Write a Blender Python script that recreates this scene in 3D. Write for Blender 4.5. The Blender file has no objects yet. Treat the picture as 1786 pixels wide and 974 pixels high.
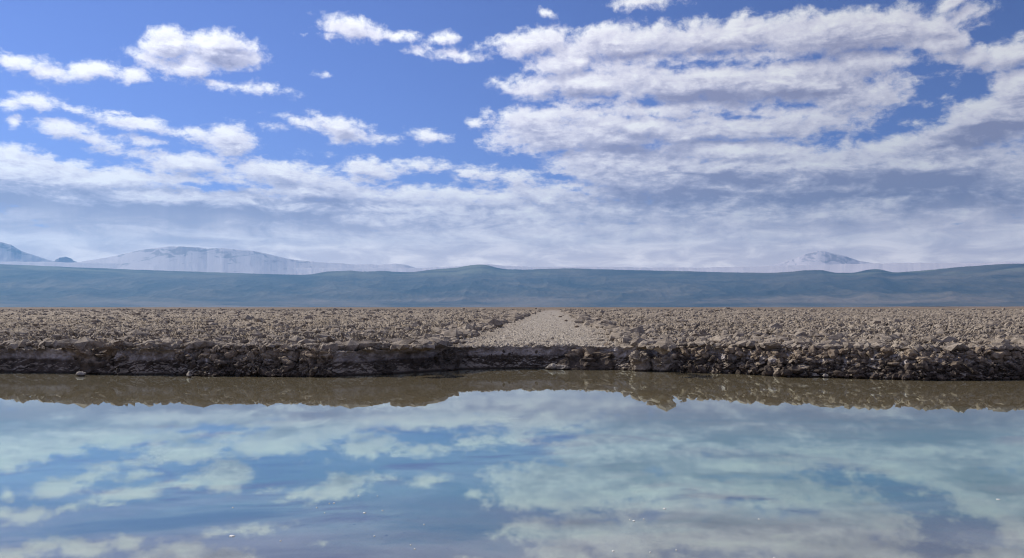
import bpy, math, random
import numpy as np
from mathutils import Vector, Matrix

# ------------------------------------------------------------------ scene
scene = bpy.context.scene
col = scene.collection
R = math.radians
F = 1547.0                 # focal length in photo pixels (photo is 1786 wide)
HOR = 536.0                # photo row of the horizon
EYE = 1.6                  # eye height above the water, metres

scene.render.engine = 'CYCLES'
cy = scene.cycles
cy.use_denoising = True
cy.pixel_filter_type = 'BLACKMAN_HARRIS'
cy.filter_width = 1.15
cy.max_bounces = 6
cy.diffuse_bounces = 2
cy.glossy_bounces = 3
cy.transmission_bounces = 2
cy.transparent_max_bounces = 8
cy.volume_bounces = 0
cy.caustics_reflective = False
cy.caustics_refractive = False
cy.sample_clamp_indirect = 4.0

vs = scene.view_settings
vs.view_transform = 'Standard'
vs.look = 'None'
vs.exposure = 0.3
vs.gamma = 1.0
vs.use_curve_mapping = False

cam_d = bpy.data.cameras.new('camera')
cam = bpy.data.objects.new('camera', cam_d)
col.objects.link(cam)
cam.location = (0, 0, EYE)
cam.rotation_euler = (R(90) + math.atan2(HOR - 487.0, F), 0, 0)
cam_d.sensor_width = 36.0
cam_d.lens = 36.0 * F / 1786.0
cam_d.clip_start = 0.05
cam_d.clip_end = 400000.0
scene.camera = cam

TRK_SLOPE = (964 - 893) / F   # the track's line over the flat
TRK_X0 = -0.36
def az_of(px):             # bearing (radians) of a photo column
    return math.atan2(px - 893.0, F)
def el_of(py):
    return math.atan2(HOR - py, F)

# ------------------------------------------------------------------ noise
_rng = np.random.RandomState(7)
_perm = _rng.permutation(1024).astype(np.int32)
_perm = np.concatenate([_perm, _perm, _perm])
_g = _rng.normal(size=(1024, 3)).astype(np.float32)
_g /= np.linalg.norm(_g, axis=1, keepdims=True)

def perlin(x, y, z=0.0):
    x = np.asarray(x, np.float32); y = np.asarray(y, np.float32)
    z = np.broadcast_to(np.asarray(z, np.float32), x.shape)
    xi = np.floor(x); yi = np.floor(y); zi = np.floor(z)
    fx = x - xi; fy = y - yi; fz = z - zi
    xi = xi.astype(np.int32) & 1023; yi = yi.astype(np.int32) & 1023; zi = zi.astype(np.int32) & 1023
    def fade(t): return t * t * t * (t * (t * 6 - 15) + 10)
    u = fade(fx); v = fade(fy); w = fade(fz)
    def corner(dx, dy, dz):
        h = _perm[(_perm[(_perm[(xi + dx) & 1023] + yi + dy) & 1023] + zi + dz) & 1023]
        g = _g[h]
        return g[..., 0] * (fx - dx) + g[..., 1] * (fy - dy) + g[..., 2] * (fz - dz)
    def lerp(a, b, t): return a + (b - a) * t
    x00 = lerp(corner(0, 0, 0), corner(1, 0, 0), u)
    x10 = lerp(corner(0, 1, 0), corner(1, 1, 0), u)
    x01 = lerp(corner(0, 0, 1), corner(1, 0, 1), u)
    x11 = lerp(corner(0, 1, 1), corner(1, 1, 1), u)
    return lerp(lerp(x00, x10, v), lerp(x01, x11, v), w) * 1.5

def fbm(x, y, z=0.0, octv=4, rough=0.5, lac=2.1):
    a = 1.0; s = 0.0; t = 0.0; f = 1.0
    for k in range(octv):
        s = s + a * perlin(np.asarray(x) * f + 17.3 * k, np.asarray(y) * f - 9.1 * k, np.asarray(z) * f + 5.7 * k)
        t += a; a *= rough; f *= lac
    return s / t

def ridged(x, y, z=0.0, octv=4, rough=0.5, lac=2.1):
    a = 1.0; s = 0.0; t = 0.0; f = 1.0
    for k in range(octv):
        n = 1.0 - np.minimum(1.0, np.abs(perlin(np.asarray(x) * f + 31.3 * k, np.asarray(y) * f - 7.7 * k, np.asarray(z) * f + 3.1 * k)) * 1.9)
        s = s + a * n * n
        t += a; a *= rough; f *= lac
    return s / t

def sstep(a, b, x):
    t = np.clip((np.asarray(x, np.float32) - a) / (b - a), 0, 1)
    return t * t * (3 - 2 * t)

# ------------------------------------------------------------------ mesh helpers
def mesh_from(name, co, faces, mat, smooth=True):
    me = bpy.data.meshes.new(name)
    n = len(co); m = len(faces)
    me.vertices.add(n)
    me.vertices.foreach_set('co', np.ascontiguousarray(co, np.float32).ravel())
    k = faces.shape[1]
    me.loops.add(m * k)
    me.polygons.add(m)
    me.loops.foreach_set('vertex_index', np.ascontiguousarray(faces, np.int32).ravel())
    me.polygons.foreach_set('loop_start', np.arange(0, m * k, k, dtype=np.int32))
    me.polygons.foreach_set('loop_total', np.full(m, k, np.int32))
    me.polygons.foreach_set('use_smooth', np.full(m, smooth, bool))
    me.update(calc_edges=True)
    me.materials.append(mat)
    o = bpy.data.objects.new(name, me)
    col.objects.link(o)
    return o

def grid_faces(nr, nc):
    i = np.arange(nr * nc).reshape(nr, nc)
    return np.stack([i[:-1, :-1], i[:-1, 1:], i[1:, 1:], i[1:, :-1]], -1).reshape(-1, 4)

def tag(o, label=None, cat=None, group=None, kind=None):
    if label: o['label'] = label
    if cat: o['category'] = cat
    if group: o['group'] = group
    if kind: o['kind'] = kind
    return o

# ------------------------------------------------------------------ node helpers
class NT:
    def __init__(s, tree): s.t = tree; s.n = tree.nodes; s.l = tree.links
    def put(s, inp, v):
        if isinstance(v, bpy.types.NodeSocket): s.l.new(v, inp)
        elif v is not None: inp.default_value = v
    def math(s, op, a, b=None, c=None, clamp=False):
        n = s.n.new('ShaderNodeMath'); n.operation = op; n.use_clamp = clamp
        s.put(n.inputs[0], a); s.put(n.inputs[1], b); s.put(n.inputs[2], c)
        return n.outputs[0]
    def vmath(s, op, a, b=None, c=None):
        n = s.n.new('ShaderNodeVectorMath'); n.operation = op
        s.put(n.inputs[0], a); s.put(n.inputs[1], b)
        if c is not None: s.put(n.inputs[2], c)
        return n.outputs['Value'] if op in ('LENGTH', 'DOT_PRODUCT', 'DISTANCE') else n.outputs[0]
    def xyz(s, x, y, z=0.0):
        n = s.n.new('ShaderNodeCombineXYZ')
        s.put(n.inputs[0], x); s.put(n.inputs[1], y); s.put(n.inputs[2], z)
        return n.outputs[0]
    def sep(s, v):
        n = s.n.new('ShaderNodeSeparateXYZ'); s.put(n.inputs[0], v); return n.outputs
    def noise(s, v, scale=1.0, detail=4.0, rough=0.5, dist=0.0, lac=2.0, dims='3D'):
        n = s.n.new('ShaderNodeTexNoise'); n.noise_dimensions = dims
        s.put(n.inputs['Vector'], v); n.inputs['Scale'].default_value = scale
        n.inputs['Detail'].default_value = detail; n.inputs['Roughness'].default_value = rough
        n.inputs['Distortion'].default_value = dist; n.inputs['Lacunarity'].default_value = lac
        return n.outputs['Fac']
    def rng(s, v, a, b, c=0.0, d=1.0, smooth=True):
        n = s.n.new('ShaderNodeMapRange'); n.interpolation_type = 'SMOOTHSTEP' if smooth else 'LINEAR'
        n.clamp = True
        s.put(n.inputs[0], v)
        for k, q in zip((1, 2, 3, 4), (a, b, c, d)): s.put(n.inputs[k], q)
        return n.outputs[0]
    def mix(s, f, a, b):
        n = s.n.new('ShaderNodeMix'); n.data_type = 'RGBA'
        s.put(n.inputs['Factor'], f)
        s.put(n.inputs[6], a if isinstance(a, bpy.types.NodeSocket) else (*a, 1.0))
        s.put(n.inputs[7], b if isinstance(b, bpy.types.NodeSocket) else (*b, 1.0))
        return n.outputs[2]
    def pos(s):
        return s.n.new('ShaderNodeNewGeometry').outputs['Position']

def new_mat(name):
    m = bpy.data.materials.new(name); m.use_nodes = True
    nt = NT(m.node_tree); nt.n.clear()
    out = nt.n.new('ShaderNodeOutputMaterial')
    return m, nt, out

def principled(nt, out, color, rough=0.9, bump=None, bump_s=0.3, bump_d=0.02, spec=0.2):
    p = nt.n.new('ShaderNodeBsdfPrincipled')
    nt.put(p.inputs['Base Color'], color if isinstance(color, bpy.types.NodeSocket) else (*color, 1))
    nt.put(p.inputs['Roughness'], rough)
    p.inputs['Specular IOR Level'].default_value = spec
    if bump is not None:
        b = nt.n.new('ShaderNodeBump'); b.inputs['Strength'].default_value = bump_s
        b.inputs['Distance'].default_value = bump_d
        nt.put(b.inputs['Height'], bump); nt.put(p.inputs['Normal'], b.outputs[0])
    nt.l.new(p.outputs[0], out.inputs['Surface'])
    return p

# ------------------------------------------------------------------ sun and sky
SUN_EL = 37.0
SUN_AZ = -64.0             # bearing of the sun, degrees from +Y (the view), negative = left
sd = Vector((math.sin(R(SUN_AZ)) * math.cos(R(SUN_EL)), math.cos(R(SUN_AZ)) * math.cos(R(SUN_EL)), math.sin(R(SUN_EL))))
sun_d = bpy.data.lights.new('sun', 'SUN')
sun_d.energy = 4.6
sun_d.angle = R(0.53)
sun_d.color = (1.0, 0.94, 0.84)
sun = bpy.data.objects.new('sun', sun_d)
col.objects.link(sun)
sun.rotation_euler = sd.to_track_quat('Z', 'Y').to_euler()
sun.location = (-30, 20, 40)

# clouds: where cloud masses stand in the sky. Each entry was measured as (column, row, half width, half height, tilt)
CLOUDS = [
 # scattered small cumulus, upper left
 (40,113,72,13,7), (160,120,46,13,-18), (233,126,27,13,0),
 (292,72,44,27,0), (378,84,64,31,0), (332,112,46,22,0), (250,98,36,8,5), (420,98,26,11,0),
 (405,147,64,7,3), (468,152,17,6,15),
 (603,44,44,17,5), (572,55,16,5,0), (642,53,22,7,0), (685,58,17,5,0),
 (725,87,13,5,0), (781,62,17,8,0), (795,94,34,7,0), (952,18,15,6,0), (1125,-2,34,6,0), (1655,8,26,9,-30),
 (62,180,34,11,10), (12,180,22,8,0), (20,210,9,12,0), (130,190,14,4,0), (195,192,10,2,0),
 (105,225,54,15,5), (160,246,56,12,12), (240,217,80,8,8), (395,243,46,26,5), (250,245,44,6,0), (330,228,40,8,0),
 (480,220,17,6,0), (540,218,36,9,10), (590,226,50,19,10), (648,239,38,7,0), (755,239,34,10,5), (826,215,12,5,0), (518,57,8,3,0),(562,130,8,3,0),
 # left stratus and its cumulus top
 (40,318,250,56,7), (320,286,88,22,5), (230,345,330,52,2), (500,302,110,20,5), (636,300,44,24,0), (664,288,30,7,0),
 (560,334,280,22,2), (800,297,118,8,5), (900,306,46,8,8), (850,345,170,16,0), (930,338,110,18,15), (700,380,420,44,0), (960,352,120,14,0), (350,395,420,40,0),
 # right mass, upper band
 (862,72,30,8,-6), (930,72,66,21,-10), (1090,70,150,23,-3), (1280,58,160,25,-3), (1480,56,190,33,0), (1660,66,36,21,0),
 (1508,104,62,24,0), (1350,92,90,10,0), (985,108,66,16,0),
 # right mass, second band
 (936,148,54,22,0), (1050,140,120,20,-3), (1220,148,170,25,2), (1380,150,180,26,3), (1490,166,74,22,0), (1560,174,24,5,-8),
 (1030,184,32,11,0), (1170,188,120,11,0), (1340,208,160,15,-3),
 # right mass, lower body
 (930,214,72,25,0), (1010,236,140,26,0), (925,262,34,9,0), (1100,214,140,18,0), (1110,285,150,34,5), (1290,262,180,20,3),
 (1420,312,470,50,0), (1650,250,150,28,-12), (1760,196,110,40,-14), (1790,88,86,22,0), (1710,92,26,14,0), (1660,98,22,5,0), (1500,360,700,40,0), (1050,318,100,20,12),
 (1790,160,60,40,0),
 (1150,112,120,16,0), (1400,118,150,16,0), (1250,128,200,12,0), (1000,192,90,12,0), (1250,228,220,16,0), (1440,205,70,14,0), (1550,262,120,16,-6),
 # low veil all round the horizon
 (893,455,1500,72,0),
]
GAPS = [(1640,142,66,26,-10), (1700,120,50,12,0), (1462,239,70,10,-3), (1230,108,110,11,3), (880,288,54,12,5), (780,315,66,6,3), (985,312,46,6,8), (1050,181,56,7,0), (1180,204,60,3,3), (350,325,60,5,-3), (1300,203,40,3,0), (970,185,30,5,0), (1090,110,46,8,0)]
DARK = [(330,380,320,22,0,1.1), (110,352,240,15,3,.8), (520,352,220,10,2,.6), (100,400,260,18,0,1.0), (1250,168,120,13,2,.8), (1400,158,90,10,0,.4), (1590,312,170,17,3,.95), (1710,232,120,15,-8,.95), (1150,345,140,17,0,.7),
        (1300,312,130,12,0,.7), (1090,262,110,13,3,.65), (1000,160,70,8,0,.45), (1150,92,140,9,0,.45), (1480,92,110,14,0,.4), (1440,340,200,14,0,.6), (1700,345,130,20,0,.8), (395,100,50,10,0,.5), (1120,240,100,10,0,.4), (600,236,40,6,5,.3), (250,370,160,8,0,.7), (1250,250,80,8,0,.5)]

def build_world():
    w = bpy.data.worlds.new('World')
    scene.world = w
    w.use_nodes = True
    nt = NT(w.node_tree); nt.n.clear()
    out = nt.n.new('ShaderNodeOutputWorld')
    DEG = 57.29578
    tc = nt.n.new('ShaderNodeTexCoord').outputs['Generated']
    dx, dy, dz = nt.sep(tc)
    az = nt.math('MULTIPLY', nt.math('ARCTAN2', dx, dy), DEG)
    el = nt.math('MULTIPLY', nt.math('ARCSINE', dz), DEG)
    P = nt.xyz(az, el, 0.0)

    # node group: signed distance (units of ~20 photo pixels) to the cloud masses + billow noise
    g = bpy.data.node_groups.new('cloud_field', 'ShaderNodeTree')
    g.interface.new_socket('P', in_out='INPUT', socket_type='NodeSocketVector')
    g.interface.new_socket('D', in_out='OUTPUT', socket_type='NodeSocketFloat')
    G = NT(g)
    gi = G.n.new('NodeGroupInput').outputs[0]
    go = G.n.new('NodeGroupOutput')
    px, py, _ = G.sep(gi)
    # perspective of a flat cloud deck: finer, flatter structure towards the horizon
    v = G.math('MULTIPLY', G.math('LOGARITHM', G.math('MAXIMUM', G.math('MULTIPLY_ADD', py, 0.22, 1.0), 0.05), math.e), 14.0)
    q = G.xyz(px, v, 0.0)
    # gentle warp of the outlines
    wn = G.n.new('ShaderNodeTexNoise'); wn.noise_dimensions = '2D'
    G.put(wn.inputs['Vector'], q); wn.inputs['Scale'].default_value = 0.55; wn.inputs['Detail'].default_value = 3
    off = G.vmath('MULTIPLY', G.vmath('SUBTRACT', wn.outputs['Color'], (0.5, 0.5, 0.5)), (0.9, 0.45, 0.0))
    pw = G.vmath('ADD', gi, off)
    pwx, pwy, _ = G.sep(pw)
    # every ellipse takes the running total in along its z (scaled away) so that the shader is compiled one ellipse after another
    def ellipse(cx, cyy, rx, ry, rot, prev):
        a0 = math.degrees(az_of(cx)); e0 = math.degrees(math.atan2((HOR - cyy) * math.cos(az_of(cx)), F))
        k = math.cos(az_of(cx))
        sx = math.degrees(rx / F) * k * k; sy = math.degrees(ry / F) * k
        mp = G.n.new('ShaderNodeMapping'); mp.vector_type = 'TEXTURE'
        G.put(mp.inputs['Vector'], G.xyz(pwx, pwy, prev))
        mp.inputs['Location'].default_value = (a0, e0, 0)
        mp.inputs['Rotation'].default_value = (0, 0, -R(rot))
        mp.inputs['Scale'].default_value = (sx, sy, 1e7)
        ln = G.vmath('LENGTH', mp.outputs[0])
        kk = 0.20 + max(ry, 3.0) / 17.0
        return G.math('MULTIPLY_ADD', ln, -kk, kk)
    acc = None
    for c in CLOUDS:
        d = ellipse(*c, acc if acc is not None else pwx)
        acc = d if acc is None else G.math('SMOOTH_MAX', acc, d, 0.25)
    for c in GAPS:
        d = G.math('MULTIPLY', ellipse(*c, acc), -1.0)
        acc = G.math('SMOOTH_MIN', acc, d, 0.25)
    acc = G.math('ADD', acc, G.rng(px, -1.0, 7.0, 0.0, 0.24))     # the deck on the right is more closed
    acc = G.math('SMOOTH_MIN', acc, 1.7, 0.8)
    # generic fair-weather cloud for the part of the sky behind the viewer
    back = G.math('MULTIPLY_ADD', G.noise(q, 0.06, 3, 0.5, dims='2D'), 7.0, -3.9)
    bf = G.rng(G.math('ABSOLUTE', px), 33.0, 45.0)
    hf = G.rng(py, 21.0, 30.0)
    bm = G.math('MAXIMUM', bf, hf)
    acc = G.math('ADD', G.math('MULTIPLY', acc, G.math('SUBTRACT', 1.0, bm)), G.math('MULTIPLY', back, bm))
    n1 = G.noise(G.vmath('MULTIPLY', q, (0.46, 1.0, 1.0)), 0.85, 9, 0.60, 0.15, 2.15, '2D')
    n2 = G.noise(G.vmath('MULTIPLY', q, (0.52, 1.0, 1.0)), 2.9, 6, 0.62, 0.25, 2.1, '2D')
    D = G.math('ADD', acc, G.math('MULTIPLY_ADD', n1, 3.2, -1.42))
    D = G.math('ADD', D, G.math('MULTIPLY_ADD', n2, 1.45, -0.68))
    G.put(go.inputs[0], D)

    def field(p):
        n = nt.n.new('ShaderNodeGroup'); n.node_tree = g
        nt.put(n.inputs[0], p)
        return n.outputs[0]
    D0 = field(P)
    D2 = field(nt.vmath('ADD', P, (-0.32, 0.62, 0.0)))
    alpha = nt.rng(D0, -0.42, 0.92)
    # light: density falling off towards the sun = lit side
    lit = nt.math('MULTIPLY_ADD', nt.math('SUBTRACT', D0, D2), 0.27, 0.60, clamp=True)
    thick = nt.rng(D0, 0.3, 3.0)
    # broad shaded bases
    dark = None
    wn = nt.n.new('ShaderNodeTexNoise'); wn.noise_dimensions = '2D'
    nt.put(wn.inputs['Vector'], nt.vmath('MULTIPLY', P, (0.6, 1.6, 1))); wn.inputs['Scale'].default_value = 0.5; wn.inputs['Detail'].default_value = 5
    pw = nt.vmath('ADD', P, nt.vmath('MULTIPLY', nt.vmath('SUBTRACT', wn.outputs['Color'], (0.5, 0.5, 0.5)), (6.0, 1.6, 0.0)))
    pwx, pwy, _ = nt.sep(pw)
    for (cx, cyy, rx, ry, rot, st) in DARK:
        k = math.cos(az_of(cx))
        mp = nt.n.new('ShaderNodeMapping'); mp.vector_type = 'TEXTURE'
        nt.put(mp.inputs['Vector'], nt.xyz(pwx, pwy, dark if dark is not None else pwx))
        mp.inputs['Location'].default_value = (math.degrees(az_of(cx)), math.degrees(math.atan2((HOR - cyy) * k, F)), 0)
        mp.inputs['Rotation'].default_value = (0, 0, -R(rot))
        mp.inputs['Scale'].default_value = (math.degrees(rx * 1.5 / F) * k * k, math.degrees(ry * 1.9 / F) * k, 1e7)
        d = nt.math('MULTIPLY', nt.rng(nt.vmath('LENGTH', mp.outputs[0]), 1.0, 0.0), st)
        dark = d if dark is None else nt.math('MAXIMUM', dark, d)
    shade = nt.math('SUBTRACT', lit, nt.math('MULTIPLY', dark, 0.78))
    # patchy thickness inside the decks
    mott = nt.noise(nt.vmath('MULTIPLY', P, (0.42, 1.5, 1)), 0.75, 7, 0.62, 0.5, 2.1, '2D')
    mott2 = nt.noise(nt.vmath('MULTIPLY', P, (0.5, 1.25, 1)), 2.2, 6, 0.6, 0.3, 2.1, '2D')
    inside = nt.rng(D0, 0.6, 1.8)
    shade = nt.math('ADD', shade, nt.math('MULTIPLY', inside, nt.math('ADD', nt.math('MULTIPLY_ADD', mott, 1.5, -0.80), nt.math('MULTIPLY_ADD', mott2, 0.6, -0.29))))
    shade = nt.math('SUBTRACT', shade, nt.math('MULTIPLY', thick, 0.10))
    shade = nt.math('ADD', shade, nt.rng(D0, 0.9, 0.1, 0.0, 0.15))
    ramp = nt.n.new('ShaderNodeValToRGB')
    nt.put(ramp.inputs[0], nt.math('MAXIMUM', nt.math('MINIMUM', shade, 1.0), 0.0))
    e = ramp.color_ramp.elements
    e[0].position = 0.0; e[0].color = (0.29, 0.275, 0.41, 1)
    e[1].position = 1.0; e[1].color = (0.95, 0.93, 0.93, 1)
    m = e.new(0.35); m.color = (0.47, 0.45, 0.58, 1)
    m = e.new(0.70); m.color = (0.78, 0.745, 0.82, 1)
    ccol = ramp.outputs[0]
    # away from the sun (right) the deck is thicker and duller
    dull = nt.rng(az, -8.0, 26.0, 1.0, 0.66)
    ccol = nt.vmath('SCALE', ccol, None); 
    sc = ccol.node; nt.put(sc.inputs[0], ramp.outputs[0]); nt.put(sc.inputs['Scale'], dull)
    # soft low veil
    veil_n = nt.noise(nt.vmath('MULTIPLY', P, (0.35, 1.3, 1)), 0.9, 6, 0.6, 0.4, 2.0, '2D')
    veil_c = nt.mix(nt.rng(veil_n, 0.36, 0.70), (0.98, 0.85, 0.88), (1.42, 1.26, 1.20))
    virga = nt.noise(nt.vmath('MULTIPLY', P, (0.55, 0.10, 1)), 1.0, 4, 0.55, 0.3, 2.0, '2D')
    veil_f = nt.math('MULTIPLY', nt.rng(nt.math('ADD', el, nt.math('MULTIPLY_ADD', virga, -1.0, 0.5)), 6.6, 2.6), nt.math('ADD', 0.75, nt.math('MULTIPLY', veil_n, 0.3)), clamp=True)
    ccol = nt.mix(veil_f, ccol, veil_c)

    sky = nt.n.new('ShaderNodeTexSky')
    sky.sky_type = 'NISHITA'
    sky.sun_disc = False
    sky.sun_elevation = R(SUN_EL)
    sky.sun_rotation = R(SUN_AZ)
    sky.altitude = 2300
    sky.air_density = 1.0
    sky.dust_density = 0.3
    sky.ozone_density = 3.0
    b1 = nt.n.new('ShaderNodeBackground'); skc = nt.vmath('MULTIPLY', sky.outputs[0], (0.86, 0.79, 1.27))
    sc2 = nt.vmath('SCALE', skc, None); nt.put(sc2.node.inputs['Scale'], nt.rng(az, -10.0, 34.0, 1.0, 0.72))
    nt.put(b1.inputs[0], sc2); b1.inputs[1].default_value = 0.082
    b2 = nt.n.new('ShaderNodeBackground'); nt.put(b2.inputs[0], ccol); b2.inputs[1].default_value = 1.12
    mx = nt.n.new('ShaderNodeMixShader')
    nt.put(mx.inputs[0], alpha); nt.l.new(b1.outputs[0], mx.inputs[1]); nt.l.new(b2.outputs[0], mx.inputs[2])
    nt.l.new(mx.outputs[0], out.inputs['Surface'])
    w.cycles.sampling_method = 'MANUAL'
    w.cycles.sample_map_resolution = 512
build_world()

# ------------------------------------------------------------------ materials
def crust_material(name, track=False):
    m, nt, out = new_mat(name)
    p = nt.pos()
    x, y, z = nt.sep(p)
    n_big = nt.noise(p, 0.6, 4, 0.55)
    n_mid = nt.noise(p, 4.0, 6, 0.6)
    n_fin = nt.noise(p, 22.0, 5, 0.65)
    # pale crushed salt of the track, thinning out into brown crust on both sides
    c = nt.mix(nt.rng(n_mid, 0.32, 0.68), (0.140, 0.113, 0.086), (0.315, 0.266, 0.211))
    c = nt.mix(nt.rng(n_big, 0.40, 0.66, 0.0, 0.5), c, (0.22, 0.172, 0.122))
    c = nt.mix(nt.rng(nt.noise(p, 0.18, 5, 0.6), 0.48, 0.66, 0.0, 0.45), c, (0.38, 0.335, 0.275))
    c = nt.mix(nt.rng(n_fin, 0.5, 0.8, 0.0, 0.5), c, (0.42, 0.365, 0.295))
    pale = nt.mix(nt.rng(n_mid, 0.3, 0.7), (0.225, 0.194, 0.158), (0.40, 0.355, 0.298))
    pale = nt.mix(nt.rng(n_fin, 0.35, 0.75, 0.0, 0.6), pale, (0.21, 0.178, 0.14))
    td = nt.math('ABSOLUTE', nt.math('SUBTRACT', x, nt.math('MULTIPLY_ADD', y, TRK_SLOPE, TRK_X0)))
    td = nt.math('ADD', td, nt.math('MULTIPLY_ADD', nt.noise(p, 0.9, 5, 0.65), 3.0, -1.5))
    c = nt.mix(nt.rng(td, 3.0, 0.9), c, pale)
    # far out the flat's colour turns to an even, darker brown
    c = nt.mix(nt.rng(y, 180.0, 420.0), c, (0.175, 0.132, 0.092))
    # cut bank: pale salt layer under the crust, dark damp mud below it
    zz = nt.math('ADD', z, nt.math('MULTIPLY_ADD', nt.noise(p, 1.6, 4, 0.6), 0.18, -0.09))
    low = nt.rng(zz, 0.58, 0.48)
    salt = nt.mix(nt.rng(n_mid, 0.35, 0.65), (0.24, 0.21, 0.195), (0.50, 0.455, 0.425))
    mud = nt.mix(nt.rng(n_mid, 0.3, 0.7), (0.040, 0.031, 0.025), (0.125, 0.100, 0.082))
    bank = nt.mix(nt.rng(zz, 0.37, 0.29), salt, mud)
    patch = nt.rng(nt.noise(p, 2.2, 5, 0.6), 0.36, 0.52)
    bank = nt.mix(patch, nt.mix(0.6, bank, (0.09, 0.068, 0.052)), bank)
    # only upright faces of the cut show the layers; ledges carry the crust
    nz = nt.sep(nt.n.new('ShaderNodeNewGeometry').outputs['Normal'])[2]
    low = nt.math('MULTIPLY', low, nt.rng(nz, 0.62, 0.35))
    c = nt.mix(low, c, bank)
    wet = nt.rng(z, 0.07, 0.01)
    c = nt.mix(wet, c, (0.05, 0.038, 0.03))
    principled(nt, out, c, 0.92, nt.math('ADD', n_fin, nt.math('MULTIPLY', n_mid, 1.5)), 0.5, 0.02, 0.15)
    return m
M_crust = crust_material('salt_crust')
M_track = crust_material('track_dust', True)

def block_material(name, a, b, edge, mud=None):
    """broken crust; where mud is given the colour darkens towards the bottom"""
    m, nt, out = new_mat(name)
    geo = nt.n.new('ShaderNodeNewGeometry')
    z = nt.sep(geo.outputs['Position'])[2]
    n1 = nt.noise(geo.outputs['Position'], 6.0, 6, 0.6)
    n2 = nt.noise(geo.outputs['Position'], 28.0, 5, 0.65)
    c = nt.mix(nt.rng(n1, 0.3, 0.7), a, b)
    c = nt.mix(nt.rng(n2, 0.48, 0.8, 0.0, 0.6), c, edge)
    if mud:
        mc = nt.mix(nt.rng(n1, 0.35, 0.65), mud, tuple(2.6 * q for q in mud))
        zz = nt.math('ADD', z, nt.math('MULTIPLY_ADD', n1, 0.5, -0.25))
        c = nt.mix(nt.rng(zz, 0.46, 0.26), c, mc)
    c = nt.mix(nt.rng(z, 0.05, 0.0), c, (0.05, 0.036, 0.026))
    principled(nt, out, c, 0.9, nt.math('ADD', n1, n2), 0.6, 0.03, 0.15)
    return m
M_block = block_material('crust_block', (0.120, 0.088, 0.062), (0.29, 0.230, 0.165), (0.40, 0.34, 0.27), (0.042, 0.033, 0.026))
M_crumb = block_material('crust_crumb', (0.140, 0.113, 0.086), (0.315, 0.266, 0.211), (0.45, 0.39, 0.315))
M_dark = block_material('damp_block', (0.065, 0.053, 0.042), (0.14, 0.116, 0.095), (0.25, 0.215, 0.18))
M_pale = block_material('pale_salt', (0.20, 0.17, 0.14), (0.44, 0.40, 0.34), (0.62, 0.58, 0.52))

# ------------------------------------------------------------------ bank lines (measured)
WL_PX = [-1400, -300, 0, 130, 250, 420, 580, 650, 740, 800, 900, 1000, 1100, 1200, 1300, 1400, 1500, 1600, 1700, 1786, 2100, 3200]
WL_PY = [ 650, 648, 648, 650, 652, 654, 655, 653, 648, 644, 641.5, 641.5, 645, 648, 651, 655, 657.5, 659.5, 660, 659, 657, 655]
#  how much of the face has slumped into a rubble slope (0 = clean cut)
RB_PX = [-1400, 0, 130, 150, 240, 290, 360, 570, 600, 990, 1090, 1150, 1300, 1450, 1786, 3200]
RB_V  = [ 0.2, 0.05, 0.05, 0.65, 0.5, 0.30, 0.85, 0.85, 0.05, 0.05, 0.25, 0.6, 0.75, 0.9, 1.0, 1.0]
wl_az = [az_of(p) for p in WL_PX]
def edge_y(az): return F * EYE * 1.0 / (np.interp(az, wl_az, WL_PY) - HOR)

def track_mask(x, y):
    xc = TRK_X0 + TRK_SLOPE * y
    d = np.abs(x - xc) + 0.7 * perlin(x * 0.8, y * 0.35, 3.3) + 0.5 * perlin(x * 2.2, y * 1.3, 8.3)
    return d

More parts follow.
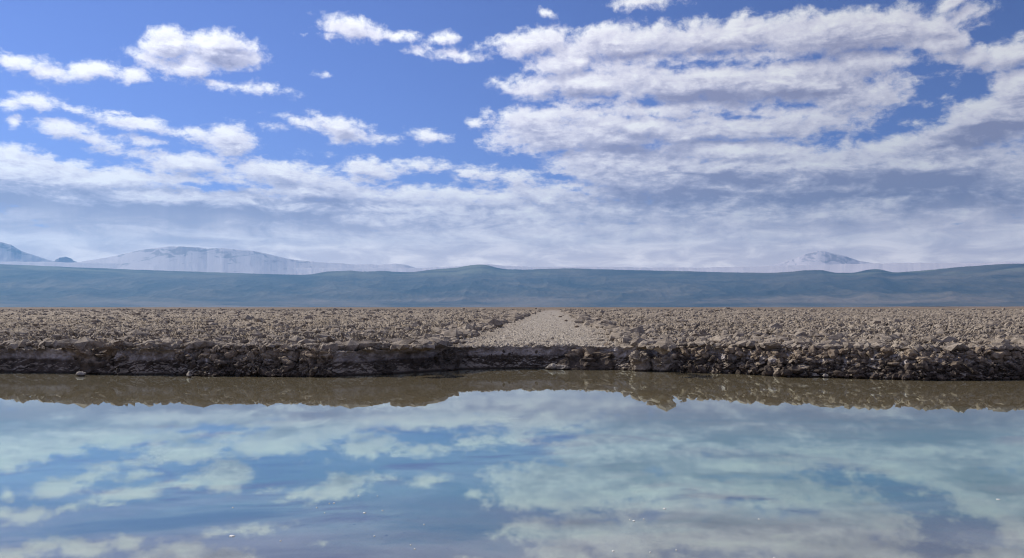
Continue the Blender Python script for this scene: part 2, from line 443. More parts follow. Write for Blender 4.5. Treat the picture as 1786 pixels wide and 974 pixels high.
# ------------------------------------------------------------------ salt flat with its cut bank (one continuous sheet)
def build_flat():
    az = np.concatenate([np.linspace(R(-50), R(-33.2), 130, endpoint=False), np.linspace(R(-33.2), R(33.2), 1760), np.linspace(R(33.2), R(50), 131)[1:]])
    nc = len(az)
    # profile rows: from below the water, up the face, over the lip, away over the flat
    face_z = np.concatenate([np.linspace(-0.35, -0.04, 8, endpoint=False), np.linspace(-0.04, 0.60, 74)])
    nf = len(face_z)
    dy = [0.015]
    while dy[-1] < 330.0:
        dy.append(dy[-1] + 0.030 + 0.0062 * dy[-1])
    while dy[-1] < 23000.0:
        dy.append(dy[-1] * 1.12)
    dy = np.array(dy)
    nr = nf + len(dy)
    ye = edge_y(az)
    rub = np.interp(az, [az_of(p) for p in RB_PX], RB_V)
    xe = np.tan(az) * ye
    rub = np.clip(rub + 0.35 * fbm(xe * 0.9, xe * 0 + 2.0, 0.5, 3), 0, 1)
    under = 0.10 + 0.16 * np.clip(fbm(xe * 0.45, xe * 0 + 7.0, 1.5, 3) * 2 + 0.4, 0, 1)
    ye = ye + 0.48 * fbm(xe * 0.55, xe * 0 + 5.0, 2.5, 4, 0.55) + 0.10 * fbm(xe * 3.0, xe * 0 + 1.0, 2.5, 3)
    Y = np.zeros((nr, nc), np.float32); Z = np.zeros((nr, nc), np.float32)
    t = face_z / 0.60
    tc = np.clip(t, 0, 1)
    cut = under[None, :] * (np.sin(np.pi * np.clip(tc * 1.02, 0, 1)) ** 0.8)[:, None] * (0.55 + 0.45 * np.cos(2.2 * (tc - 0.45)))[:, None]
    cut = cut + (0.02 * (1 - tc))[:, None]
    slope = (-0.05 + 0.75 * tc ** 1.3 - 0.25)[:, None] * np.ones(nc)[None, :]
    slump = slope * (0.75 + 0.5 * perlin(xe * 0.7, xe * 0 + 11.0, 4.0))[None, :]
    off = cut * (1 - rub)[None, :] + slump * rub[None, :]
    off[face_z < 0] -= 0.15 * (-face_z[face_z < 0])[:, None]
    Y[:nf] = ye[None, :] + off
    Z[:nf] = face_z[:, None]
    lip = off[-1]
    Y[nf:] = ye[None, :] + lip[None, :] * np.exp(-dy / 1.5)[:, None] + dy[:, None]
    Z[nf:] = 0.60 + 0.012 * np.minimum(dy, 1.0)[:, None]
    X = np.tan(az)[None, :] * Y
    # broad relief of the flat
    top = np.zeros((nr, 1), np.float32); top[nf:] = 1
    far = np.concatenate([np.zeros(nf), dy])[:, None]
    lumpfade = 1 - sstep(250, 420, far)
    d_trk = track_mask(X, Y)
    on = 1 - sstep(1.4, 2.9, d_trk)              # 1 on the track
    on_face = on
    berm = np.exp(-((d_trk - 2.9) / 0.5) ** 2)
    # salt crust: ragged ridged lumps, warped
    wx = 0.22 * fbm(X * 1.7, Y * 1.7, Z * 1.7 + 4, 3)
    wy = 0.22 * fbm(X * 1.7 + 40, Y * 1.7, Z * 1.7 + 9, 3)
    Xa, Ya, Za = X + wx, Y + wy, Z
    r1 = ridged(Xa * 2.0, Ya * 2.6, Za * 2.6, 4, 0.55)
    r2 = ridged(Xa * 6.5 + 9, Ya * 7.5, Za * 7.5, 3, 0.55)
    b1 = fbm(X * 1.1, Y * 1.1, Z * 1.1 + 20, 3)
    amp = (1 - np.maximum(on, 1 - sstep(1.4, 4.2, d_trk))) * (1 + 0.25 * berm)
    lump = 0.30 * (r1 - 0.42) + 0.13 * (r2 - 0.40) + 0.09 * b1 - 0.015
    flatlump = 0.085 * (r2 - 0.4) + 0.06 * (r1 - 0.4) + 0.04 * b1
    edge_in = sstep(0.0, 1.3, far)
    amp = amp * (0.72 + 0.75 * sstep(-0.35, 0.45, fbm(X * 0.22, Y * 0.16, 2.2, 3)))               # lip slightly calmer than the interior
    Ztop = Z + (amp * (lump - 0.03 * (1 - edge_in)) * (0.34 + 0.66 * edge_in) + on * (flatlump - 0.03)) * lumpfade + 0.10 * fbm(X * 0.12, Y * 0.12, 7.0, 3) * sstep(3, 25, far) * lumpfade * (1 - on)
    # curl crest sideways so the ridges overhang a little
    cx = perlin(X * 3.1 + 3, Y * 3.1, Z * 3.1 + 30); cyy = perlin(X * 3.1 + 50, Y * 3.1, Z * 3.1 + 60)
    curl = amp * np.clip(lump + 0.06, 0, 0.3) * 1.1 * lumpfade
    Xt = X + curl * cx; Yt = Y + curl * cyy - 0.9 * curl
    # face displacement
    fr = (np.concatenate([np.clip(face_z, 0, 0.60) / 0.60, np.ones(len(dy))]))[:, None]
    rr = rub[None, :]
    f1 = ridged(X * 3.9, Y * 3.4 + 5, Z * 4.6, 5, 0.6)
    f2 = fbm(X * 5.0, Y * 5.0, Z * 9.0, 4, 0.6)
    fout = rr * (0.30 * (f1 - 0.42) + 0.10 * f2) + (1 - rr) * (0.05 * f2 + 0.05 * (f1 - 0.42)) 
    fup = rr * 0.16 * perlin(X * 4.1, Y * 4.1 + 8, Z * 4.1) * np.sin(np.pi * fr)
    m = sstep(0.72, 1.0, fr) 
    isf = 1 - top
    Xo = np.where(top > 0, Xt, X + rr * 0.14 * perlin(X * 4.4 + 70, Y * 4.4, Z * 4.4) * np.sin(np.pi * np.clip(fr, 0, 1)) + m * (Xt - X))
    Yo = np.where(top > 0, Yt, Y - fout * (1 - 0.6 * m) + m * (Yt - Y) )
    Zo = np.where(top > 0, Ztop, Z + fup + m * (Ztop - Z))
    fin = 0.6 * sstep(0.10, 0.0, far)
    Yo = Yo - np.where(top > 0, fout * 0.4 * sstep(0.25, 0.0, far), 0)
    global BANK
    BANK = (np.stack([Xo, Yo, Zo], -1)[8:nf], rub, az)
    co = np.stack([Xo, Yo, Zo], -1).reshape(-1, 3)
    faces = grid_faces(nr, nc)
    on_f = (on * np.where(far > 0, 1, 0)).reshape(-1)
    isT = (on_f[faces].mean(1) > 0.5) & (far.repeat(nc, 1).reshape(-1)[faces].min(1) > 0.02) & (far.repeat(nc, 1).reshape(-1)[faces].max(1) < 900)
    def part(name, sel, mat):
        f = faces[sel]
        u, inv = np.unique(f, return_inverse=True)
        return mesh_from(name, co[u], inv.reshape(-1, 4), mat)
    a = part('salt_flat', ~isT, M_crust)
    tag(a, 'wide brown flat of ragged salt crust ending in a dark cut bank above the water', kind='structure')
    b = part('track', isT, M_track)
    tag(b, 'pale smooth track running straight over the salt flat to the horizon', kind='structure')
build_flat()

# ------------------------------------------------------------------ loose rubble and single blocks
def ico(sub):
    import bmesh
    bm = bmesh.new()
    bmesh.ops.create_icosphere(bm, subdivisions=sub, radius=1.0)
    bm.verts.ensure_lookup_table()
    v = np.array([q.co for q in bm.verts], np.float32)
    f = np.array([[q.index for q in p.verts] for p in bm.faces], np.int32)
    bm.free()
    return v, f

def build_rubble():
    """the countless loose crumbs of broken crust lying over the flat"""
    rs = np.random.RandomState(3)
    v, f = ico(1)
    N = 30000
    d = rs.rand(N) ** 2.7 * 330 - 0.02
    a = R(-44) + rs.rand(N) * R(88)
    # a ridge of thrown-up chunks along both sides of the track
    nb = 2600
    d[:nb] = rs.rand(nb) ** 1.5 * 80
    ye = edge_y(a)
    Y = ye + 0.25 + np.maximum(d, 0); X = np.tan(a) * Y
    side = np.where(rs.rand(nb) < 0.5, -1, 1)
    X[:nb] = TRK_X0 + TRK_SLOPE * Y[:nb] + side * (2.55 + np.abs(rs.normal(0, 0.45, nb)))
    dt = track_mask(X, Y)
    clump = fbm(X * 0.16, Y * 0.12, 3.0, 3)
    keep = (rs.rand(N) < 0.35 + 1.3 * sstep(-0.3, 0.35, clump)) & ((dt > 2.6) | (rs.rand(N) < 0.55))
    X, Y, d = X[keep], Y[keep], d[keep]; dt = dt[keep]
    n = len(X)
    big = 0.030 + 0.10 * rs.rand(n) ** 3 + 0.16 * rs.rand(n) ** 14
    big *= np.where(dt < 2.4, 0.42, 1.0) * (1 + np.clip(d, 0, 330) / 90)
    big *= 1 + 0.5 * np.exp(-((dt - 2.8) / 0.5) ** 2)
    sc = big[:, None] * np.stack([0.8 + 0.9 * rs.rand(n), 0.7 + 0.6 * rs.rand(n), 0.4 + 0.45 * rs.rand(n)], -1)
    ang = rs.rand(n) * 6.283; tilt = rs.normal(0, 0.35, n)
    jit = 1 + rs.uniform(-0.32, 0.32, (n, len(v)))
    P = v[None] * jit[..., None] * sc[:, None, :]
    c, s_ = np.cos(tilt)[:, None], np.sin(tilt)[:, None]
    y1 = P[..., 1] * c - P[..., 2] * s_; z1 = P[..., 1] * s_ + P[..., 2] * c
    c, s_ = np.cos(ang)[:, None], np.sin(ang)[:, None]
    x2 = P[..., 0] * c - y1 * s_; y2 = P[..., 0] * s_ + y1 * c
    base = 0.60 + np.where(dt < 2.4, -0.02, 0.03 + 0.06 * rs.rand(n))
    co = np.stack([x2 + X[:, None], y2 + Y[:, None], z1 + base[:, None]], -1).reshape(-1, 3)
    fa = (f[None] + (np.arange(n) * len(v))[:, None, None]).reshape(-1, 3)
    # crumbs that have rolled down the slumped stretches of the bank
    pts, rub, baz = BANK
    wgt = np.clip(rub - 0.35, 0, 1) * (np.abs(baz) < R(44)); wgt[1:] *= np.diff(baz); wgt /= wgt.sum()
    M = 1700
    cc = rs.choice(len(baz), M, p=wgt); rr = (rs.rand(M) ** 0.9 * (len(pts) - 1)).astype(int)
    C = pts[rr, cc] + np.stack([rs.normal(0, 0.03, M), -0.03 - 0.05 * rs.rand(M), 0.02 * rs.rand(M)], -1)
    sz = 0.025 + 0.085 * rs.rand(M) ** 2.4
    v3, f3 = ico(2)
    S = sz[:, None] * np.stack([0.9 + 0.8 * rs.rand(M), 0.7 + 0.5 * rs.rand(M), 0.5 + 0.45 * rs.rand(M)], -1)
    Q = v3[None] * (1 + rs.uniform(-0.30, 0.30, (M, len(v3))) )[..., None] * S[:, None, :]
    ang = rs.normal(0, 0.6, M)[:, None]
    Q = np.stack([Q[..., 0] * np.cos(ang) - Q[..., 2] * np.sin(ang), Q[..., 1], Q[..., 0] * np.sin(ang) + Q[..., 2] * np.cos(ang)], -1) + C[:, None, :]
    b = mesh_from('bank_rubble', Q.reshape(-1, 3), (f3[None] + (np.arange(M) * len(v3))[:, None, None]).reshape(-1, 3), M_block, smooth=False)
    tag(b, 'countless crumbs of crust and mud rolled down the slumped stretches of the bank', kind='stuff')
    o = mesh_from('salt_rubble', co, fa, M_crumb, smooth=False)
    tag(o, 'countless loose crumbs of broken salt crust scattered over the flat', kind='stuff')
build_rubble()

_ICO5 = ico(5); _ICO3 = ico(3)
def block(name, px0, px1, ytop, ybase, mat, label, group=None, seed=0, depth=0.8, knob=0.3, square=0.5, lean=0.0, push=0.05, cat='salt block', tiny=False, crown=0.0):
    """one block of crust: its extent measured in the photograph, set down at its true distance on the bank"""
    v, f = _ICO3 if tiny else _ICO5
    pc = 0.5 * (px0 + px1)
    a = az_of(pc)
    Yb = F * EYE / (ybase - HOR)                     # ground distance of its foot on the water line
    w = 0.5 * (px1 - px0) / F * Yb; h = (ybase - ytop) / F * Yb
    p = v.copy()
    # superellipsoid: squarer than a ball
    if tiny: square = 0.1; h *= 0.8
    e = 1 - 0.55 * square
    p = np.sign(p) * np.abs(p) ** e
    p /= np.maximum(1e-6, np.abs(p).max(0))
    q = p * np.array([w, w * depth, h * 0.62])
    s0 = seed * 13.7
    L = max(w, h)
    k = 1.0 / L
    n1 = ridged(q[:, 0] * k * 1.5 + s0, q[:, 1] * k * 1.5, q[:, 2] * k * 2.0, 5, 0.62) - 0.42
    n2 = ridged(q[:, 0] * 7 + s0, q[:, 1] * 7, q[:, 2] * 10 + 3, 4, 0.6) - 0.42
    n3 = fbm(q[:, 0] * k * 1.0 + s0, q[:, 1] * k * 1.0, q[:, 2] * k * 1.0 + 9, 3)
    wv = np.stack([perlin(q[:, 0] * 6 + s0 + 11 * t, q[:, 1] * 6, q[:, 2] * 6 + 5 * t) for t in range(3)], -1)
    upper = sstep(-0.35, 0.35, p[:, 2])
    r = 1 + 0.60 * n3 + knob * 0.95 * n1 * (0.45 + 0.55 * upper)
    q = q * r[:, None]
    nrm = p / np.linalg.norm(p, axis=1, keepdims=True)
    q += nrm * (n2 * min(0.24, 0.9 * L) * knob * (0.4 + 0.6 * upper))[:, None]
    n5 = ridged(q[:, 0] * 19 + s0, q[:, 1] * 19, q[:, 2] * 24 + 1, 3, 0.6) - 0.42
    q += nrm * (n5 * min(0.06, 0.3 * L) * (0.3 + 0.7 * upper))[:, None]
    q += wv * min(0.06, 0.3 * L) * (0.3 + 0.7 * upper)[:, None]
    if crown:                                        # ragged crust sitting like a brim on the top
        rim = np.exp(-((p[:, 2] - 0.55) / 0.22) ** 2)
        q[:, :2] *= (1 + crown * rim * (0.6 + 0.8 * n1))[:, None]
    q[:, 1] += lean * q[:, 2]
    q[:, 2] += h * 0.38
    o = mesh_from(name, q, f, mat, smooth=tiny)
    push = push + (0.0 if tiny else 0.45 * w * depth + 0.12)
    o.location = (math.tan(a) * (Yb + push), Yb + push, 0.0)
    tag(o, label, cat, group)
    return o

def build_blocks():
    B, C, D, P = M_block, M_crumb, M_dark, M_pale
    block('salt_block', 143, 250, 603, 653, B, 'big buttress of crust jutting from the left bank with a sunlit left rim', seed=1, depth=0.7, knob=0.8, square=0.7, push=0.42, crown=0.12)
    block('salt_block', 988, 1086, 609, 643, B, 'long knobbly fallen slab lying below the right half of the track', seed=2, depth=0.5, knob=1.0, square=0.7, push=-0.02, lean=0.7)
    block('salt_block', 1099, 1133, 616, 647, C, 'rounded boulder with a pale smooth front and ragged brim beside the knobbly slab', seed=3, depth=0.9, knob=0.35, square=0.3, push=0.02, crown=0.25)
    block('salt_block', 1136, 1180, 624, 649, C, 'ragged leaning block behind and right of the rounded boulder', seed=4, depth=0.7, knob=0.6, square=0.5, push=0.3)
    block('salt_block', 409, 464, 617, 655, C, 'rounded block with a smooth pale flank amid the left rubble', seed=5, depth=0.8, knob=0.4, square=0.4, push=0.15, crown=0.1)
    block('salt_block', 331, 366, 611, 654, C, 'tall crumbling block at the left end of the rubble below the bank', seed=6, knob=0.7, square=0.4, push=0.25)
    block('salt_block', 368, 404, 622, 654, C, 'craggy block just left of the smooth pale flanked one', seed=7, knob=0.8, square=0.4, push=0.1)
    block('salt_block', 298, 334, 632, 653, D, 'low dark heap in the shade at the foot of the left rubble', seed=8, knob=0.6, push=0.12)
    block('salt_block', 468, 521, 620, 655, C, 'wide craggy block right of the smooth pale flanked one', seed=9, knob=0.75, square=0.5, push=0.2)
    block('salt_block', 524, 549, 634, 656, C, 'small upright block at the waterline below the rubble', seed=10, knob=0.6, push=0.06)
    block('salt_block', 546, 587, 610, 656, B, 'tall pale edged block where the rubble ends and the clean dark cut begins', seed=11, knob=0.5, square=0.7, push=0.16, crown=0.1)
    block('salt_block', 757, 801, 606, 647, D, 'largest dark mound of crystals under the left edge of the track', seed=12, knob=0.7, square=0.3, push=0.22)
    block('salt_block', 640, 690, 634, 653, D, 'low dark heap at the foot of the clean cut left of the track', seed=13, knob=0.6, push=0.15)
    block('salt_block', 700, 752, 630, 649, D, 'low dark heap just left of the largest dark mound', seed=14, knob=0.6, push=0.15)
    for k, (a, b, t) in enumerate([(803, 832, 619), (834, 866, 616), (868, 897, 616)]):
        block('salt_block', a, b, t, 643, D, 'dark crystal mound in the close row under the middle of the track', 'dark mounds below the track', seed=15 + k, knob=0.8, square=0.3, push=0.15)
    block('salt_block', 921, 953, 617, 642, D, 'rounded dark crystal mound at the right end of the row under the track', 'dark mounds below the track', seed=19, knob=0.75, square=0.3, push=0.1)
    block('salt_shelf', 953, 991, 639, 644.5, P, 'flat pale salt shelf at the waterline left of the long knobbly slab', seed=20, depth=0.5, knob=0.5, push=-0.02, cat='salt shelf')
    block('salt_lump', 135, 151, 647, 654.5, P, 'white streaked lump standing in the water under the left buttress', seed=21, depth=0.8, knob=0.5, push=-0.1, cat='salt lump', tiny=True)
    block('salt_lump', 50, 62, 643.5, 648.5, P, 'small pale lump at the foot of the dark clean cut far left', seed=22, knob=0.5, push=0.0, cat='salt lump', tiny=True)
    block('salt_lump', 1396, 1412, 645, 656, P, 'spiky upright pale lump at the foot of the right bank', seed=23, knob=0.9, push=-0.04, cat='salt lump', tiny=True)
    block('salt_lump', 1582, 1604, 650, 659.5, P, 'curved pale lump, brightest at the waterline on the right', seed=24, knob=0.9, push=-0.04, cat='salt lump', tiny=True)
    block('salt_lump', 328, 336, 646, 657, P, 'narrow pale lump below the left rubble, standing clear in the water', seed=25, knob=0.7, push=-0.06, cat='salt lump', tiny=True)
    rs = random.Random(5)
    # small pale scraps along the water line under the right bank
    for k, (x, w) in enumerate([(1358, 12), (1376, 10), (1420, 12), (1430, 9), (1438, 8), (1545, 16), (1560, 14), (1572, 12), (1612, 14), (1624, 12), (1652, 18), (1664, 16), (1684, 12), (1699, 14), (1738, 10), (1765, 12)]):
        yb = float(np.interp(x, WL_PX, WL_PY)) + 0.8 + rs.random()
        block('salt_scrap', x - w / 2, x + w / 2, yb - 4 - 3 * rs.random(), yb, P if k % 3 else B, 'small ragged pale scrap of crust at the waterline under the right bank', 'salt scraps along the right waterline', seed=30 + k, knob=0.9, push=0.0, cat='salt scrap', tiny=True)
    for k, (x, w) in enumerate([(352, 9), (372, 10), (392, 8), (470, 9), (492, 8), (506, 10), (561, 9)]):
        yb = float(np.interp(x, WL_PX, WL_PY)) + 0.6 + rs.random()
        block('salt_scrap', x - w / 2, x + w / 2, yb - 4 - 3 * rs.random(), yb, P if k % 2 else B, 'small ragged scrap of crust at the waterline under the left rubble', 'salt scraps along the left waterline', seed=60 + k, knob=0.9, push=0.0, cat='salt scrap', tiny=True)
    # dark stones beside the track
    def stone(px, py, w, h, label, seed, group=None):
        Yb = F * (EYE - 0.60) / (py - HOR)
        v, f = _ICO3
        q = v * np.array([w, w * 0.8, h])
        q = q * (1 + 0.35 * fbm(v[:, 0] * 1.3 + seed * 7, v[:, 1] * 1.3, v[:, 2] * 1.3, 4))[:, None]
        q[:, 2] += h * 0.75 + 0.56
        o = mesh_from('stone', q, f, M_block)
        o.location = (math.tan(az_of(px)) * Yb, Yb, 0)
        tag(o, label, 'stone', group)
    stone(934, 540.2, 0.6, 0.42, 'dark stone on the horizon, left of where the track ends', 1)
    stone(977, 553.5, 0.20, 0.10, 'flat dark stone lying on the far right side of the track', 2)
    stone(987, 560.5, 0.12, 0.09, 'dark rounded stone at the right edge of the track, nearest of a close pair', 3)
    stone(1040, 558.5, 0.40, 0.13, 'long dark slab in the crust right of the track', 4)
    stone(1006, 571.5, 0.12, 0.09, 'small dark stone on the right verge, nearer than the other track stones', 5)
    stone(860, 569, 0.2, 0.15, 'dark stone on the left verge of the track', 6)
build_blocks()

def build_flecks():
    v, f = _ICO3
    pts = [(409, 932, 14), (555, 883, 4), (577, 876, 4), (585, 875.5, 6), (627, 863, 4), (638, 892, 8), (669, 888, 5), (655, 932, 5), (493, 940, 5), (718, 947, 4), (725, 954, 5), (741, 912, 4), (660, 863, 3), (410, 883, 4), (569, 892, 3),
           (1157, 885, 8), (1104, 906, 7), (1121, 903, 4), (1068, 958, 8), (1132, 960, 5), (1320, 903, 4), (1177, 956, 4), (1097, 904, 4), (1735, 869, 9), (1346, 969, 5)]
    named = {0: 'long white fleck floating on the near left water, largest on the lagoon', 5: 'white fleck on the open grey water right of the reflected small clouds',
             15: 'thin curled pale fleck floating on the near right water', 18: 'bright white fleck floating near the lower edge, right of centre', 23: 'pale fleck floating far to the right below the dull reflected clouds'}
    m, nt, out = new_mat('salt_foam')
    p = nt.pos()
    principled(nt, out, nt.mix(nt.noise(p, 60, 3), (0.55, 0.54, 0.50), (0.75, 0.74, 0.70)), 0.9)
    for k, (x, y, w) in enumerate(pts):
        D = F * EYE / (y - HOR)
        s_ = 0.32 * w / F * D
        q = v * np.array([s_, s_ * 1.2, max(0.003, s_ * 0.22)])
        q = q * (1 + 0.6 * fbm(v[:, 0] * 1.5 + k * 9, v[:, 1] * 1.5, v[:, 2] * 1.5, 4))[:, None]
        o = mesh_from('salt_fleck', q, f, m)
        o.location = (math.tan(az_of(x)) * D, D, 0.002)
        tag(o, named.get(k, 'tiny white fleck of salt foam floating on the lagoon'), 'fleck', 'white flecks on the water')
build_flecks()

# ------------------------------------------------------------------ lagoon: water and its bed
def build_water():
    m, nt, out = new_mat('water')
    p = nt.pos()
    w1 = nt.noise(nt.vmath('MULTIPLY', p, (1.3, 5.0, 1.0)), 1.0, 3, 0.5)
    w2 = nt.noise(nt.vmath('MULTIPLY', p, (0.35, 0.9, 1.0)), 1.0, 2, 0.5)
    h = nt.math('ADD', nt.math('MULTIPLY', w1, 0.00009), nt.math('MULTIPLY', w2, 0.00030))
    b = nt.n.new('ShaderNodeBump'); b.inputs['Strength'].default_value = 1.0; b.inputs['Distance'].default_value = 1.0
    nt.put(b.inputs['Height'], h)
    # Schlick reflectance on the rippled normal, the same from both sides of the sheet
    geo = nt.n.new('ShaderNodeNewGeometry')
    cs = nt.math('ABSOLUTE', nt.vmath('DOT_PRODUCT', geo.outputs['Incoming'], b.outputs[0]))
    fr = nt.math('MULTIPLY_ADD', nt.math('POWER', nt.math('SUBTRACT', 1.0, cs, clamp=True), 4.1), 0.94, 0.035, clamp=True)
    gl = nt.n.new('ShaderNodeBsdfGlossy'); gl.inputs['Roughness'].default_value = 0.0
    gl.inputs['Color'].default_value = (0.80, 0.92, 0.91, 1)
    nt.l.new(b.outputs[0], gl.inputs['Normal'])
    tr = nt.n.new('ShaderNodeBsdfTransparent'); tr.inputs[0].default_value = (0.86, 0.93, 0.92, 1)
    mx = nt.n.new('ShaderNodeMixShader')
    nt.l.new(fr, mx.inputs[0]); nt.l.new(tr.outputs[0], mx.inputs[1]); nt.l.new(gl.outputs[0], mx.inputs[2])
    nt.l.new(mx.outputs[0], out.inputs['Surface'])
    xs = np.linspace(-70, 70, 15); ys = np.linspace(-40, 27, 12)
    X, Y = np.meshgrid(xs, ys)
    o = mesh_from('water', np.stack([X, Y, X * 0], -1).reshape(-1, 3), grid_faces(12, 15), m)
    tag(o, 'still shallow lagoon mirroring the clouds in front of the bank', kind='structure')

    m, nt, out = new_mat('lagoon_mud')
    p = nt.pos()
    y = nt.sep(p)[1]
    n1 = nt.noise(nt.vmath('MULTIPLY', p, (0.55, 0.8, 1)), 0.9, 6, 0.6, 0.6)
    n2 = nt.noise(p, 5.0, 5, 0.6)
    n3 = nt.noise(nt.vmath('MULTIPLY', p, (0.9, 1.4, 1)), 0.5, 5, 0.62, 0.8)
    n4 = nt.noise(nt.vmath('MULTIPLY', p, (0.30, 0.55, 1)), 1.0, 5, 0.6, 0.5)
    c = nt.mix(nt.rng(n1, 0.35, 0.68), (0.140, 0.225, 0.215), (0.25, 0.335, 0.305))            # pale turquoise silt
    c = nt.mix(nt.rng(nt.math('ADD', y, nt.math('MULTIPLY_ADD', n4, 6.0, -3.0)), 9.0, 6.0, 0.0, 0.9), c, nt.mix(nt.rng(n1, 0.35, 0.65), (0.22, 0.180, 0.170), (0.38, 0.325, 0.300)))   # lilac brown mud close by
    c = nt.mix(nt.rng(n3, 0.54, 0.68, 0.0, 0.8), c, (0.125, 0.095, 0.120))
    c = nt.mix(nt.rng(n4, 0.54, 0.66, 0.0, 0.8), c, (0.085, 0.125, 0.150))
    c = nt.mix(nt.rng(n2, 0.55, 0.8, 0.0, 0.35), c, (0.14, 0.12, 0.12))
    yb = nt.math('ADD', y, nt.math('MULTIPLY_ADD', n1, 3.0, -1.5))
    c = nt.mix(nt.rng(yb, 11.0, 15.5), c, (0.235, 0.160, 0.095))
    principled(nt, out, c, 0.9, n2, 0.4, 0.03, 0.1)
    xs = np.linspace(-70, 70, 141); ys = np.linspace(-40, 28, 137)
    X, Y = np.meshgrid(xs, ys)
    # a shallow shelf below the bank, deeper towards the viewer
    deep = 1 - sstep(9.0, 18.0, Y + 1.5 * fbm(X * 0.3, Y * 0.3, 6.0, 3))
    Z = -0.022 - 0.12 * deep + (0.010 + 0.04 * deep) * fbm(X * 0.35, Y * 0.35, 2.0, 4)
    o = mesh_from('lake_bed', np.stack([X, Y, Z], -1).reshape(-1, 3), grid_faces(137, 141), m)
    tag(o, 'mottled brown and grey mud seen through the shallow water', kind='structure')
build_water()

# ------------------------------------------------------------------ hills and snow mountains
def build_hills():
    m, nt, out = new_mat('hill_scrub')
    p = nt.pos()
    n1 = nt.noise(nt.vmath('MULTIPLY', p, (0.00035, 0.00035, 0.0016)), 1.0, 7, 0.6, 0.5)
    n2 = nt.noise(nt.vmath('MULTIPLY', p, (0.0012, 0.0012, 0.003)), 1.0, 5, 0.6)
    c = nt.mix(nt.rng(n1, 0.35, 0.7), (0.038, 0.039, 0.032), (0.165, 0.135, 0.095))
    hz = nt.sep(p)[2]
    n3 = nt.noise(nt.vmath('MULTIPLY', p, (0.00022, 0.0005, 0.003)), 1.0, 5, 0.6, 0.4)
    c = nt.mix(nt.math('MULTIPLY', nt.rng(hz, 850.0, 1150.0), nt.rng(n3, 0.48, 0.62)), c, (0.19, 0.185, 0.12))  # paler patches near the crest: their sunlit look is put into the colour
    c = nt.mix(nt.math('MULTIPLY', nt.rng(hz, 420.0, 150.0), nt.rng(n3, 0.45, 0.65, 0.0, 0.7)), c, (0.24, 0.18, 0.13))
    c = nt.mix(nt.rng(n2, 0.5, 0.75, 0.0, 0.5), c, (0.06, 0.065, 0.05))
    principled(nt, out, c, 0.95, None)
    sx = [-900, -300, 0, 100, 300, 400, 520, 545, 570, 600, 612, 622, 650, 665, 690, 720, 760, 800, 815, 835, 848, 862, 880, 920, 960, 1000, 1040, 1100, 1200, 1250, 1340, 1385, 1405, 1422, 1437, 1450, 1490, 1508, 1520, 1535, 1560, 1620, 1680, 1740, 1786, 2100, 2700]
    sy = [468, 470, 471, 473, 477, 479, 481, 480, 475, 474, 472.5, 475, 474.5, 473, 475, 475, 470, 467, 463.5, 461.5, 462, 466, 470, 470.5, 469, 468.5, 470, 472, 474.5, 476.5, 478.5, 477, 474.5, 475.5, 474.8, 479, 480.5, 476, 474.2, 475, 480.5, 477.5, 473, 470.5, 470, 470, 474]
    az = np.linspace(R(-46), R(46), 1500)
    sa = np.array([az_of(p) for p in sx])
    nr = 150
    r = np.linspace(0, 1, nr)
    dist = 21000 + 9000 * r
    sk = np.interp(az, sa, [(HOR - q) / F for q in sy])
    kern = np.hanning(19); kern /= kern.sum()
    sk = np.convolve(np.pad(sk, 9, mode='edge'), kern, 'valid')
    sk = sk + 0.00045 * fbm(az * 70, az * 0 + 4.0, 0.7, 5, 0.6)
    A, Rr = np.meshgrid(az, r); Dd = 21000 + 9000 * Rr
    X = np.sin(A) * Dd; Y = np.cos(A) * Dd
    ang = sk[None, :] * (0.10 * Rr + 0.90 * Rr ** 1.15)
    # gullies and spurs
    g = ridged(X / 2600.0, Y / 5200.0, 1.0, 5, 0.55) - 0.42
    g2 = fbm(X / 900.0, Y / 1500.0, 4.0, 4, 0.55)
    Z = ang * Dd / np.cos(A) * np.cos(A) + (190 * g + 60 * g2) * np.sin(np.pi * np.clip(Rr, 0, 1)) ** 0.9 * (sk[None, :] / 0.04) + 10 * g2 * Rr
    Z = Z + 0.6
    Z[0] = -5.0
    # back slope
    back = np.stack([X[-1] * 1.12, Y[-1] * 1.12, Z[-1] * 0.0 - 5], -1)[None]
    co = np.concatenate([np.stack([X, Y, Z], -1), back]).reshape(-1, 3)
    o = mesh_from('hills', co, grid_faces(nr + 1, len(az)), m)
    tag(o, 'long dark blue hazy hills along the far edge of the salt flat', kind='structure')

def build_sand_rise():
    m, nt, out = new_mat('dry_sand')
    p = nt.pos()
    principled(nt, out, nt.mix(nt.rng(nt.noise(nt.vmath('MULTIPLY', p, (0.004, 0.001, 0.02)), 1.0, 5, 0.6), 0.4, 0.62), (0.30, 0.20, 0.125), (0.075, 0.062, 0.045)), 0.95)
    a = np.linspace(az_of(1405), az_of(2500), 260); d = np.linspace(5200, 6600, 24)
    A, D = np.meshgrid(a, d)
    S = (D - 5200) / 1400
    Z = 0.7 + 6.2 * np.sin(np.pi * S) * sstep(a[0], a[0] + 0.12, A) * (0.55 + 0.9 * np.abs(fbm(A * 26, A * 0 + 3.0, S * 0.6, 4)))
    Z[0] = Z[-1] = -2
    o = mesh_from('sand_rise', np.stack([np.sin(A) * D, np.cos(A) * D, Z], -1).reshape(-1, 3), grid_faces(24, 260), m)
    tag(o, 'low orange brown rise along the right end of the flat at the foot of the hills', kind='structure')
build_sand_rise()

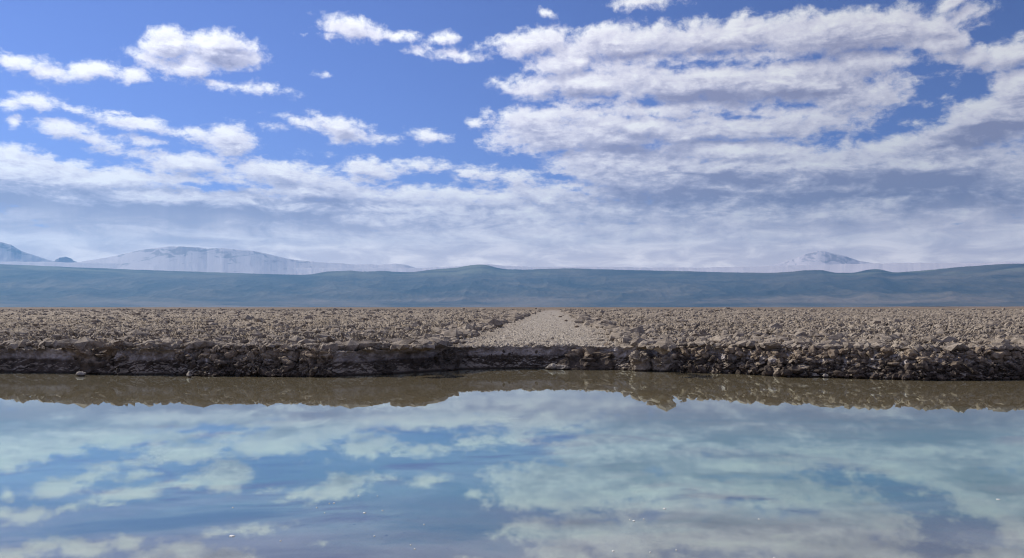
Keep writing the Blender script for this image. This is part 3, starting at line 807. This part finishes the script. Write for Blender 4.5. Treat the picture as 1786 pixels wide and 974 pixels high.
def snow_material(name, bare):
    m, nt, out = new_mat(name)
    geo = nt.n.new('ShaderNodeNewGeometry')
    p = geo.outputs['Position']; nrm = geo.outputs['Normal']
    n1 = nt.noise(nt.vmath('MULTIPLY', p, (0.0022, 0.0011, 0.0030)), 1.0, 8, 0.66, 0.9)
    nz = nt.sep(nrm)[2]
    k = nt.math('ADD', nt.math('MULTIPLY', n1, 1.0), nt.math('MULTIPLY', nt.math('SUBTRACT', 0.9, nz), 0.5))
    k = nt.math('ADD', k, nt.rng(nt.sep(p)[2], 1300.0, 2200.0, 0.0, 0.15))
    c = nt.mix(nt.rng(k, bare, bare + 0.12), (0.76, 0.69, 0.71), (0.42, 0.38, 0.42))
    principled(nt, out, c, 0.8, None)
    return m

def build_mountain(name, label, pts, dist, depth, bare, rough=1.0, base=HOR - 470):
    """a massif whose crest follows the measured outline; slopes run down to front and back"""
    xs = [p[0] for p in pts]; ys = [p[1] for p in pts]
    a = np.linspace(az_of(xs[0]), az_of(xs[-1]), max(60, int((xs[-1] - xs[0]) * 1.3)))
    sk = np.interp(a, [az_of(x) for x in xs], [(HOR - y) / F for y in ys])
    sk = sk + 0.0009 * max(rough, 1.0) * fbm(a * 60, a * 0 + dist * 2e-3, 0.7, 4, 0.6)
    nr = 90
    s = np.linspace(-1, 1, nr)
    A, S = np.meshgrid(a, s)
    crest = dist + 0.10 * depth * fbm(A * 6, A * 0 + dist * 1e-3, 0.3, 2)
    D = crest + S * depth
    X = np.sin(A) * D; Y = np.cos(A) * D
    prof = np.maximum(0, 1 - np.abs(S)) ** 1.25
    H = sk[None, :] * crest
    g = ridged((X + 0.4 * Y) / 1700.0, (Y - 0.4 * X) / 4200.0, 2.0, 6, 0.55) - 0.45
    Z = H * prof + rough * H * 0.05 * g * (4 * prof * (1 - prof)) + rough * 25 * g * prof ** 3
    Z = np.where(prof <= 0, -20, Z)
    end = np.minimum(sstep(0, 0.02, (A - a[0]) / (a[-1] - a[0])), sstep(0, 0.02, (a[-1] - A) / (a[-1] - a[0])))
    Z = Z * end - 20 * (1 - end)
    o = mesh_from(name, np.stack([X, Y, Z], -1).reshape(-1, 3), grid_faces(nr, len(a)), snow_material(name + '_snow', bare))
    tag(o, label, kind='structure')

def build_mountains():
    build_mountain('snow_volcano', 'broad snow covered volcano with its summit in low cloud, above the left hills',
        [(112, 470), (130, 465.5), (170, 459), (210, 451), (245, 443), (275, 438), (290, 436), (320, 435.5), (345, 436), (360, 438), (390, 437), (420, 439), (445, 441), (470, 446), (500, 453), (540, 457.5), (575, 459), (620, 461.5), (660, 462), (690, 459.5), (706, 461), (730, 468), (780, 478)], 34000, 6500, 0.57, 0.4)
    build_mountain('snow_peak', 'pale blue snowy slope cut by the left edge of the picture',
        [(-400, 470), (-200, 440), (-60, 428), (0, 436), (18, 440), (35, 449), (60, 456), (80, 461), (100, 466), (115, 470)], 37000, 5000, 0.68)
    build_mountain('rocky_peak', 'small dark rocky peak standing between two snow slopes',
        [(88, 470), (96, 462), (102, 458.5), (112, 457), (122, 458), (130, 462), (150, 470)], 36500, 1500, 0.42, 4.0)
    build_mountain('snow_cone', 'steep snow streaked cone fading into cloud, above the right hills',
        [(1310, 470), (1350, 464), (1385, 456), (1408, 447), (1425, 443), (1440, 443), (1452, 446), (1466, 449), (1482, 454), (1500, 460), (1530, 465), (1570, 470)], 37500, 4500, 0.62)
    build_mountain('snow_ridge', 'low snow dusted plateau along the skyline behind the central and right hills',
        [(-700, 470), (-100, 467), (0, 466.5), (90, 465), (140, 465), (240, 466), (420, 468), (560, 469), (700, 468), (760, 466), (800, 464), (850, 460), (900, 464), (960, 465), (1040, 464.5), (1100, 466), (1160, 467), (1240, 467.5), (1330, 466.5), (1430, 464.8), (1520, 464.5), (1600, 465), (1680, 467), (1786, 467), (1900, 466), (2200, 470), (2500, 478)], 33000, 5000, 0.60, 0.8)
build_hills()
build_mountains()

# ------------------------------------------------------------------ haze
def build_haze():
    m, nt, out = new_mat('haze')
    v = nt.n.new('ShaderNodeVolumePrincipled')
    v.inputs['Color'].default_value = (0.19, 0.455, 0.80, 1)
    v.inputs['Density'].default_value = 2.8e-5
    v.inputs['Anisotropy'].default_value = 0.33
    nt.l.new(v.outputs[0], out.inputs['Volume'])
    x0, x1, y0, y1, z0, z1 = -42000, 42000, -4000, 43500, -25, 3300
    co = np.array([(x, y, z) for z in (z0, z1) for y in (y0, y1) for x in (x0, x1)], float)
    fa = np.array([(0, 2, 3, 1), (4, 5, 7, 6), (0, 1, 5, 4), (2, 6, 7, 3), (0, 4, 6, 2), (1, 3, 7, 5)])
    o = mesh_from('haze', co, fa, m, smooth=False)
    tag(o, kind='stuff')
build_haze()
print('built')
